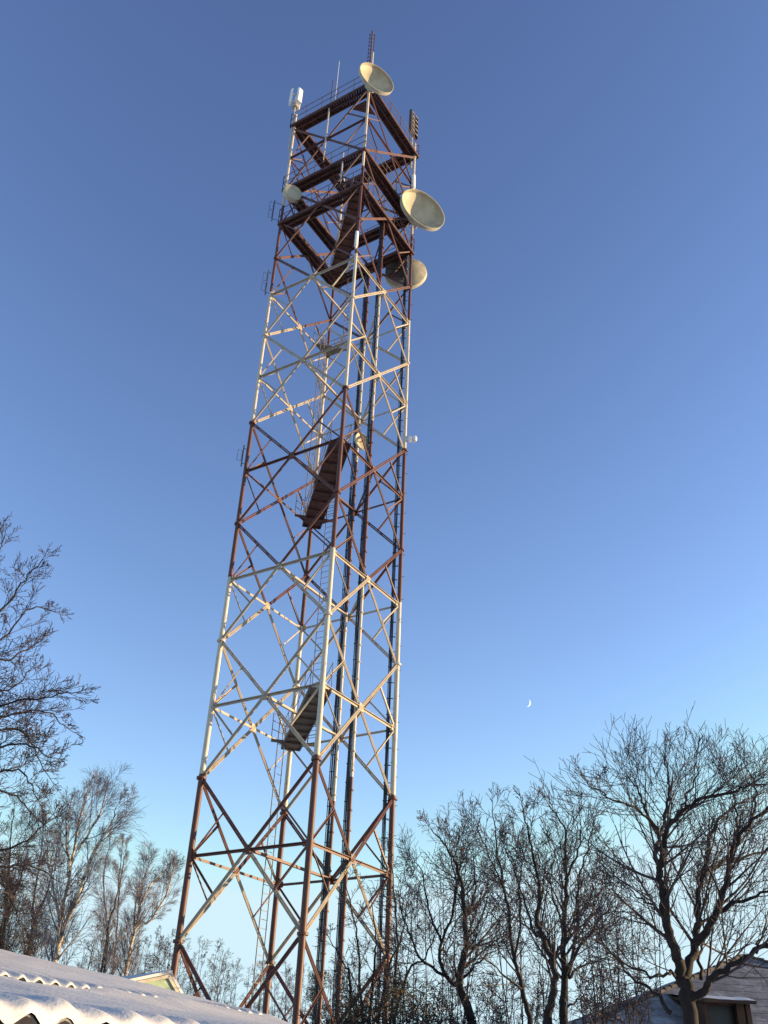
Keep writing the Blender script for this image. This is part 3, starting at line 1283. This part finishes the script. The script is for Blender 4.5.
birch('tall birch with two pale sunlit trunks forking low behind the shed roof',
      [[(56, 955), (62, 915), (72, 860), (82, 812), (88, 790)], [(57, 955), (74, 905), (95, 850), (110, 825), (116, 808)],
       [(60, 920), (50, 870), (45, 830)], [(78, 850), (98, 818), (104, 800)], [(70, 870), (66, 826), (70, 806)]], 38, 31, .33, 2.3, .115)
birch('slim leaning birch with a brown trunk nearest to the tower',
      [[(126, 975), (131, 945), (141, 905), (152, 884), (167, 868)], [(131, 945), (150, 920), (168, 890), (174, 868)], [(134, 930), (138, 890), (150, 865)]], 44, 32, .25, 2.0, .085)
birch('thin grey birch with upright stem between the two larger birches',
      [[(105, 965), (106, 920), (104, 880), (110, 840)], [(106, 940), (116, 900), (122, 850)]], 52, 33, .40, 2.2, .08, mt=M_BARK)
birch('spindly young birch left of the slim leaning birch',
      [[(113, 968), (117, 920), (122, 870), (126, 850)]], 54, 34, .40, 1.9, .07, mt=M_BARK)
birch('grey brown tree in the thicket left of the twin trunk birch',
      [[(28, 950), (34, 900), (40, 860), (44, 815)], [(30, 940), (48, 890), (58, 840)]], 50, 35, .40, 2.3, .10, mt=M_BARK)
birch('dark bare tree at the far left behind the shed roof',
      [[(2, 945), (6, 900), (10, 850), (14, 810)], [(4, 930), (20, 880), (28, 850)]], 46, 36, .40, 2.2, .11, mt=M_BARK, tw=M_TWIGG, name='bare_tree')

spS = Species(levels=3, nchild=(8, 7, 4), ratio=(.55, .6, .6), angle=50, wob=.16, trop=(.08, .03, .02, .01), rmin=.0055)


def shrub(label, base_px, tips, Y, seed, tw=M_TWIGG, tl=1.3, r0=.04, grp='bare shrubs', spacing=.5, per=3):
    rs = random.Random(seed * 7)
    x0 = at(*base_px, Y)
    base = Vector((x0.x, Y, 0))
    limbs = []
    for i, (x, y) in enumerate(tips):
        for k in range(per):
            q = at(x + rs.uniform(-9, 9), y + rs.uniform(-4, 16), Y + rs.uniform(-1.6, 1.6))
            f = base + Vector((rs.uniform(-.5, .5), rs.uniform(-.5, .5), 0)) + (q - base) * Vector((1, 1, 0)).dot(Vector((.25, .25, 0)))
            f.z = 0
            m_ = f.lerp(q, .5) + Vector((rs.uniform(-.25, .25), 0, .35))
            limbs.append(([f, m_, q], r0 * rs.uniform(.5, 1), .008, .22))
    return make_tree('bare_shrub', label, 'shrub', base, limbs, spS, seed, M_BARK, tw, grp, spacing, tl)


shrub('dark shrub in the thicket at the left edge under the near branches', (10, 960), [(-10, 865), (5, 870), (22, 880), (34, 900), (14, 855), (44, 905)], 44, 41, tl=1.7, spacing=.36)
shrub('brown shrub at the foot of the twin trunk birch', (80, 970), [(48, 930), (72, 940), (88, 938), (98, 940), (36, 915)], 47, 42, tl=1.5)
shrub('low shrub between the slim birch and the tower foot', (150, 985), [(140, 945), (152, 935), (163, 930), (172, 950)], 48, 43, tl=1.3)
shrub('wide bare shrub just behind the left leg of the tower', (195, 1000), [(170, 945), (182, 940), (200, 950), (212, 948), (222, 960)], 50, 44, tl=1.5)
shrub('small bare shrub left of the ladder under the tower', (245, 1010), [(234, 975), (246, 965), (258, 970)], 56, 45, tl=1.2)
shrub('bare shrub behind the back leg of the tower', (285, 1015), [(268, 970), (280, 965), (292, 968), (302, 972)], 56, 46, tl=1.3)
shrub('bare shrub under the middle of the tower beside the pine', (335, 1020), [(325, 985), (338, 975), (350, 970), (345, 960)], 54, 47, tl=1.3)
shrub('tall bare thicket behind the bushy tree right of the tower foot', (430, 1020), [(398, 905), (415, 890), (432, 880), (450, 890), (468, 905), (480, 925)], 30, 51, tw=M_TWIG, tl=1.5, spacing=.95, per=2)
shrub('tall bare thicket behind the two stemmed tree', (525, 1020), [(490, 915), (508, 900), (526, 895), (545, 890), (562, 900)], 31, 52, tw=M_TWIG, tl=1.5, spacing=.95, per=2)
shrub('tall bare thicket between the two stemmed tree and the fruit tree', (612, 1015), [(585, 890), (600, 870), (616, 865), (632, 875), (648, 890)], 26, 53, tw=M_TWIG, tl=1.3, spacing=.95, per=2)
shrub('low tangled shrub under the slender leaning tree', (500, 1040), [(470, 1000), (490, 985), (515, 990), (540, 1000), (455, 985)], 24, 48, tw=M_TWIG, tl=1.0, r0=.025, spacing=.35)
shrub('low bare shrub at the corner of the grey tiled roof', (600, 1040), [(585, 985), (605, 975), (622, 985), (640, 1000)], 19, 49, tw=M_TWIG, tl=.9, r0=.02, spacing=.32)


# leafy brown bush at the right legs
def leaf_mass(b, c, rad, n, size, rnd, flat=.7):
    for _ in range(n):
        v = rv(rnd) * (rnd.random() ** .4)
        p = c + Vector((v.x * rad[0], v.y * rad[1], v.z * rad[2]))
        x = rv(rnd)
        y = x.cross(rv(rnd))
        if y.length < .05:
            continue
        y.normalize()
        s = size * rnd.uniform(.6, 1.4)
        k = len(b.v)
        b.v += [p - x * s, p + y * s * flat * .5, p + x * s, p - y * s * flat * .5]
        b.f.append((k, k + 1, k + 2, k + 3))


rnd = random.Random(5)
Yh = 23.5
bq = at(395, 1024, Yh)
baseh = Vector((bq.x, Yh, 0))
t = thing('leafy_bush', 'dense brownish green bush hiding the foot of the right tower legs', 'bush', baseh)
b = MB()
cl = []
for i in range(34):
    x = rnd.uniform(338, 440)
    top = 984 + abs(x - 385) * .40 + (10 if x < 350 else 0)
    y = rnd.uniform(top, 1050)
    cl.append(at(x, y, Yh + rnd.uniform(-.9, .9)) - baseh)
for c in cl:
    leaf_mass(b, c, (.48, .45, .4), 230, .034, rnd)
b.build('foliage', M_LEAF, t)
b = MB()
for c in cl:
    m_ = Vector((c.x * .5, c.y * .5, c.z * .5 + .2))
    b.path([Vector((c.x * .15, c.y * .15, 0)), m_, c], [.035, .022, .008], 5)
    for _ in range(2):
        grow(b, c - Vector((0, 0, .3)), (rv(rnd) + Vector((0, 0, .7))).normalized(), .8, .009, 1, spb, rnd)
b.build('stems', M_BARK, t)

# small pine far behind the tower
Yp = 62.0
bq = at(316, 1015, Yp)
basep = Vector((bq.x, Yp, 0))
t = thing('pine_tree', 'small dark green pine far behind the middle of the tower', 'tree', basep)
zt = at(313, 972, Yp).z
b = MB()
b.path([Vector((0, 0, 0)), Vector((.1, 0, zt * .5)), Vector((-.1, 0, zt))], [.16, .12, .04], 8)
b.build('trunk', M_BARK, t, 0)
b = MB()
for i in range(26):
    z = zt - rnd.random() ** 1.2 * 3.2
    sprd = .35 + (zt - z) * .36
    a = rnd.uniform(0, 2 * PI)
    c = Vector((math.cos(a) * sprd * rnd.random(), math.sin(a) * sprd * rnd.random(), z))
    leaf_mass(b, c, (.45, .45, .2), 130, .09, rnd, .35)
b.build('crown', M_NEEDLE, t)

# ------------------------------------------------------------------ shed with snowy corrugated roofs
AZ = R(38.5)
ET = Vector((math.sin(AZ), math.cos(AZ), 0))          # along the eave, away from the viewer
EP = Vector((-math.cos(AZ), math.sin(AZ), 0))         # up the slope
shed = thing('shed', 'low shed with two snow covered corrugated roofs in the near left corner', 'shed', (0, 0, 0))


def RP(t_, p_, z_):
    q = ET * t_ + EP * p_
    return Vector((q.x, q.y, z_))


P0, HA, SA = 2.73, .207, .100       # near eave: offset, height over the camera, slope
P1, HC, SC = 6.40, .735, .215       # upper roof edge
ZC = CAM.z
PER = .155


def h_low(p_):
    return ZC + HA + (p_ - P0) * SA


def h_up(p_):
    return ZC + HC + (p_ - P1) * SC


def ptop(t_):
    """hip line of the upper roof in plan"""
    return 8.36 - (t_ - 6.2) * 1.15


def wave(t_):
    return .021 * math.cos(2 * PI * t_ / PER)


def roof_sheet(name, t0, t1, p0, pf, hf):
    b = MB()
    nt_ = int((t1 - t0) / (PER / 8))
    rows = 2
    for i in range(nt_ + 1):
        t_ = t0 + (t1 - t0) * i / nt_
        for dz in (0, -.008):
            b.v.append(RP(t_, p0, hf(p0) + wave(t_) + dz))
            pe = pf(t_)
            b.v.append(RP(t_, pe, hf(pe) + wave(t_) + dz))
    for i in range(nt_):
        q = i * 4
        b.f.append((q, q + 4, q + 5, q + 1))
        b.f.append((q + 2, q + 3, q + 7, q + 6))
        b.f.append((q, q + 2, q + 6, q + 4))
        b.f.append((q + 1, q + 5, q + 7, q + 3))
    return b.build(name, M_SLATE, shed, 40)


def snow_cover(name, t0, t1, p0, pf, hf, depth, drift, fade, nrow=42, seed=0, wf=.5):
    b = MB()
    nt_ = int((t1 - t0) / (PER / 8))
    R_ = nrow + 1
    for i in range(nt_ + 1):
        t_ = t0 + (t1 - t0) * i / nt_
        pe = pf(t_)
        # the foot of the snow stands on the sheet
        n_ = noise.noise(Vector((t_ * 5, seed, 3)))
        n2 = noise.noise(Vector((t_ * 17, seed, 8)))
        lip = p0 - .014 + .018 * n_ + .010 * n2
        b.v.append(RP(t_, lip, hf(p0) + wave(t_) + .001))
        for j in range(nrow):
            f = j / (nrow - 1)
            p_ = lip + (pe - lip) * f ** 1.8
            s = p_ - lip
            base = hf(p_)
            e = math.exp(-s / fade)
            rise = 1 - math.exp(-s / .03)
            d = depth * (.55 + .45 * rise) * (1 + .35 * n_ * e) + wave(t_) * (e * wf + .04)
            if j == 0:
                d -= .006
            d += .020 * noise.noise(Vector((t_ * .8, p_ * 1.1, seed + .5))) * min(1, s * 2)
            d += .008 * noise.noise(Vector((t_ * 3.3, p_ * 3.3, seed + 2.5))) * min(1, s * 3)
            d += drift(t_, p_) + bank(t_, p_, name)
            b.v.append(RP(t_, p_, base + d))
    for i in range(nt_):
        for j in range(nrow):
            q = i * R_ + j
            b.f.append((q, q + R_, q + R_ + 1, q + 1))
    return b.build(name, M_SNOW, shed, 0)


def bank(t_, p_, name):
    # snow banked up against the edge of the upper roof, deeper towards the far end
    if name != 'lower_snow':
        return 0
    k = .55 + .75 * max(0, min(1, (t_ - 4.2) / 1.6))
    k += .18 * noise.noise(Vector((t_ * 2.3, 7, 1)))
    return .105 * k * math.exp(-max(0, 6.42 - p_) / .5)


def drift_low(t_, p_):
    # wind packed step in the snow that runs obliquely across the lower roof
    pc = 5.35 - (t_ - 3.6) * 1.5
    x = p_ - pc
    hd = .11 * max(.2, min(1, (4.9 - t_) / 1.3))
    if x < 0:
        return hd * math.exp(x / .9) * max(0, min(1, (5.9 - p_) / .6))
    return hd * math.exp(-x / .10) * max(0, min(1, (5.9 - p_) / .6)) - .015 * (1 - math.exp(-x / .1)) * math.exp(-x / 1.0)


roof_sheet('lower_roof', -1.5, 7.97, P0, lambda t_: 6.9, h_low)
snow_cover('lower_snow', -1.5, 7.97, P0, lambda t_: 6.75, h_low, .060, drift_low, .30, 46, 1, .45)
roof_sheet('upper_roof', -1.5, 7.86, P1, lambda t_: max(P1 + .02, min(ptop(t_), 11.0)), h_up)
snow_cover('upper_snow', -1.5, 7.86, P1, lambda t_: max(P1 + .06, min(ptop(t_), 11.0)), h_up, .034, lambda t_, p_: .0, .14, 34, 2, .95)
# far slopes of the upper roof
b = MB()
e0, e1 = RP(-1.5, 11.0, h_up(11.0)), RP(3.9, 11.0, h_up(11.0))
e2 = RP(7.86, P1 + .03, h_up(P1))
b.prism([e1 + Vector((0, 0, .02)), e2 + Vector((0, 0, .02)), RP(8.6, 16, h_up(P1))], (0, 0, -.05))
b.prism([e0 + Vector((0, 0, .02)), e1 + Vector((0, 0, .02)), RP(8.6, 16, h_up(P1)), RP(-1.5, 16, h_up(P1))], (0, 0, -.05))
b.build('back_slope', M_SNOW, shed)
b = MB()
z = ZC + HA - .06
for (ta, pa, tb_, pb, zt_) in ((-1.3, P0 + .35, 7.8, P0 + .35, h_low(P0 + .35) - .04), (7.8, P0 + .35, 7.8, 6.7, h_low(P0 + .35) - .04), (-1.3, P0 + .35, -1.3, 15.5, h_low(P0 + .35) - .04),
                              (7.65, 6.8, 7.65, 15.5, h_low(6.8) - .06), (-1.3, 15.5, 7.65, 15.5, h_low(6.8) - .06)):
    a_, c_ = RP(ta, pa, 0), RP(tb_, pb, 0)
    m_ = (a_ + c_) / 2
    m_.z = zt_ / 2
    d = (c_ - a_)
    s = d.cross(Vector((0, 0, 1))).normalized()
    b.box(m_, d / 2, s * .06, Vector((0, 0, zt_ / 2)))
b.build('wall', M_BOARD, shed)
for k in range(5):
    b = MB()
    b.bar(RP(-1.0 + k * 2.0, P0 + .06, h_low(P0 + .06) - .09), RP(-1.0 + k * 2.0, 6.6, h_low(6.6) - .09), .06, .1)
    b.build('rafter', M_BOARD, shed)

# ------------------------------------------------------------------ small green gabled house
M_GREEN = noisy('green_plaster', (.26, .36, .24), (.36, .45, .31), 3, .85, 0, .2, 12)
M_TRIM = noisy('white_trim', (.40, .36, .28), (.52, .46, .37), 4, .7)
Yg = 24.0
GU = Vector((math.cos(R(38)), math.sin(R(38)), 0))      # along the gable
GN = Vector((math.sin(R(38)), -math.cos(R(38)), 0))     # the way the gable looks
pk = at(168.5, 974.5, Yg)


def on_gable(x, y):
    d = ray(x, y)
    return CAM + d * ((pk - CAM).dot(GN) / d.dot(GN))


pl_ = on_gable(128, 983)
pr_ = on_gable(181.5, 998)
hb = Vector((pk.x - .6, Yg - .4, 0))
house = thing('small_house', 'pale green gabled outbuilding with cream barge boards beside the left tower leg', 'building', hb)
ln = -GN * 5
zb = 0
lw = lerp(pl_, pk, -1.2)      # carries on down to the hidden left eave
b = MB()
poly = [Vector((lw.x, lw.y, 0)), Vector((pr_.x, pr_.y, 0)), pr_ - Vector((0, 0, .05)), pk - Vector((0, 0, .08)), lw - Vector((0, 0, .06))]
b.prism([q - hb for q in poly], ln)
b.build('wall', M_GREEN, house)
b = MB()
nout = GN * .05
for p_, q_ in ((lw, pk), (pk, pr_)):
    d = (q_ - p_).normalized()
    up_ = d.cross(GN)
    if up_.z < 0:
        up_ = -up_
    a_ = p_ - hb - d * .0 + nout
    c_ = q_ - hb + d * .08 + nout
    bo = MB()
    bo.prism([a_, c_, c_ - up_ * .07, a_ - up_ * .07], GN * -.03)
    bo.build('barge_board', M_TRIM, house)
    ro_ = MB()
    ro_.prism([a_ + up_ * .012, c_ + up_ * .012, c_ + up_ * .075, a_ + up_ * .075], ln * 1.04)
    ro_.build('roof_snow', M_SNOW, house)

# ------------------------------------------------------------------ grey tiled roof on the right


def mat_tile():
    m, nt, b = new_mat('snow_dusted_tiles')
    tc = nd(nt, 'ShaderNodeTexCoord')
    sp_ = nd(nt, 'ShaderNodeSeparateXYZ')
    nt.links.new(tc.outputs['Object'], sp_.inputs[0])
    n = nd(nt, 'ShaderNodeTexNoise')
    n.inputs['Scale'].default_value = 1.8
    n.inputs['Detail'].default_value = 9
    n.inputs['Roughness'].default_value = .8
    nt.links.new(tc.outputs['Object'], n.inputs['Vector'])
    r = ramp(nt, [(.34, (.075, .068, .07)), (.5, (.18, .17, .175)), (.68, (.36, .355, .365))])
    nt.links.new(n.outputs['Fac'], r.inputs['Fac'])
    nt.links.new(r.outputs['Color'], b.inputs['Base Color'])
    b.inputs['Roughness'].default_value = .85
    return m


M_TILE = mat_tile()
M_CAPTILE = noisy('cap_tile', (.03, .027, .027), (.075, .07, .07), 6, .9)
M_WOOD = noisy('dormer_wood', (.03, .014, .008), (.075, .034, .018), 3, .8)
M_GLASS = noisy('dormer_glass', (.006, .006, .007), (.016, .015, .016), 2, .45)
M_PLASTER = noisy('plaster', (.38, .35, .3), (.48, .45, .38), 2, .9)
Yr = 27.0
ap = at(744, 956, Yr)
ez = 3.05
el_ = at(563, 1036, 22.5)
ez = el_.z
c0 = Vector((el_.x, 22.5, ez))
dx = ap.x - c0.x
c1_ = Vector((ap.x + dx * .95, 22.5, ez))
c2_ = Vector((ap.x + dx * .95, 33, ez))
c3_ = Vector((el_.x, 33, ez))
rd = Vector((ap.x, 28.5, ap.z))
gh = thing('tiled_house', 'house with a snow dusted grey tiled hip roof behind the fruit tree', 'house', (ap.x, Yr, 0))
off = Vector((ap.x, Yr, 0))
rb = MB()
A_ = ap
B_ = rd
faces = [[c0, c1_, A_], [c1_, c2_, B_, A_], [c2_, c3_, B_], [c3_, c0, A_, B_]]
for fc in faces:
    # courses of tiles, each a thin wedge above the one below
    nrm = (fc[1] - fc[0]).cross(fc[-1] - fc[0]).normalized()
    if nrm.z < 0:
        nrm = -nrm
    rb.prism([q - off for q in fc], -nrm * .06)
ncourse = 13
for fc in faces[:1] + faces[3:]:
    a_, c_, ap_l, ap_r = (fc[0], fc[1], fc[2], fc[2]) if len(fc) == 3 else (fc[0], fc[1], fc[3], fc[2])
    nrm = (c_ - a_).cross(ap_l - a_).normalized()
    if nrm.z < 0:
        nrm = -nrm
    for i in range(ncourse):
        f0, f1 = i / ncourse, (i + 1.03) / ncourse
        f1 = min(f1, .995)
        q = [lerp(a_, ap_l, f0), lerp(c_, ap_r, f0), lerp(c_, ap_r, f1), lerp(a_, ap_l, f1)]
        k = len(rb.v)
        rb.v += [q[0] - off + nrm * .018, q[1] - off + nrm * .018, q[2] - off + nrm * .008, q[3] - off + nrm * .008, q[0] - off + nrm * .004, q[1] - off + nrm * .004]
        rb.f += [(k, k + 1, k + 2, k + 3), (k + 4, k + 5, k + 1, k)]
ro_ = rb.build('roof', M_TILE, gh)
for p_, q_ in ((c0, A_), (c1_, A_)):
    b = MB()
    n = 30
    for i in range(n):
        u0, u1 = lerp(p_, q_, i / n) - off, lerp(p_, q_, (i + 1.05) / n) - off
        b.path([u0 + Vector((0, 0, .03)), u1 + Vector((0, 0, .01))], [.06, .045], 8)
    b.build('hip_tiles', M_CAPTILE, ro_, 40)
b = MB()
ins = .35
xs0, xs1, ys0, ys1 = c0.x + ins, c1_.x - ins, 22.5 + ins, 33 - ins
for (x0, y0, x1, y1) in ((xs0, ys0, xs1, ys0), (xs1, ys0, xs1, ys1), (xs1, ys1, xs0, ys1), (xs0, ys1, xs0, ys0)):
    a_, c_ = Vector((x0, y0, 0)) - off, Vector((x1, y1, 0)) - off
    m_ = (a_ + c_) / 2
    m_.z = (ez - .05) / 2
    d = c_ - a_
    b.box(m_, d / 2, d.cross(Vector((0, 0, 1))).normalized() * .15, Vector((0, 0, (ez - .05) / 2)))
b.build('wall', M_PLASTER, gh)
# dormer
Yd = 22.62
dl, dr_ = at(703, 998, Yd), at(748, 993, Yd)
db = at(704, 1040, Yd)
dz0, dz1 = db.z, dl.z
dm = MB()
x0, x1 = dl.x + .05, dr_.x - .05
for x_ in (x0, x1):
    dm.box(Vector((x_, Yd + .9, (dz0 + dz1) / 2)) - off, (.05, 0, 0), (0, .9, 0), (0, 0, (dz1 - dz0) / 2))
dm.box(Vector(((x0 + x1) / 2, Yd + 1.0, (dz0 + dz1) / 2)) - off, ((x1 - x0) / 2 - .052, 0, 0), (0, .04, 0), (0, 0, (dz1 - dz0) / 2 - .01))
do_ = dm.build('dormer', M_WOOD, gh)
dm = MB()
dm.box(Vector(((x0 + x1) / 2, Yd + .25, (dz0 + dz1) / 2)) - off, ((x1 - x0) / 2, 0, 0), (0, .02, 0), (0, 0, (dz1 - dz0) / 2))
dm.build('window', M_GLASS, do_)
dm = MB()
dm.box(Vector((x1 - .17, Yd + .1, (dz0 + dz1) / 2)) - off, (.09, 0, 0), (0, .06, 0), (0, 0, (dz1 - dz0) / 2 - .02))
dm.box(Vector(((x0 + x1) / 2, Yd + .2, dz1 - .06)) - off, ((x1 - x0) / 2, 0, 0), (0, .05, 0), (0, 0, .05))
dm.build('window_frame', M_WOOD, do_)
dm = MB()
dm.box(Vector(((x0 + x1) / 2, Yd + .95, dz1 + .06)) - off, ((x1 - x0) / 2 + .12, 0, 0), (0, 1.15, .12), (0, 0, .035))
dm.build('dormer_roof', M_WOOD, do_)
dm = MB()
n = 18
for i in range(n + 1):
    x_ = x0 - .12 + (x1 - x0 + .24) * i / n
    for j in range(7):
        y_ = -.2 + j * 2.2 / 6
        z_ = dz1 + .10 + (y_ - .95) * .105 + (.05 if 0 < j else 0.0) + .03 * noise.noise(Vector((x_ * 3, y_ * 2, 4)))
        dm.v.append(Vector((x_, Yd + y_, z_)) - off)
for i in range(n):
    for j in range(6):
        q = i * 7 + j
        dm.f.append((q, q + 7, q + 8, q + 1))
dm.build('snow_cap', M_SNOW, do_, 0)

scene.render.engine = 'CYCLES'
scene.cycles.use_denoising = True
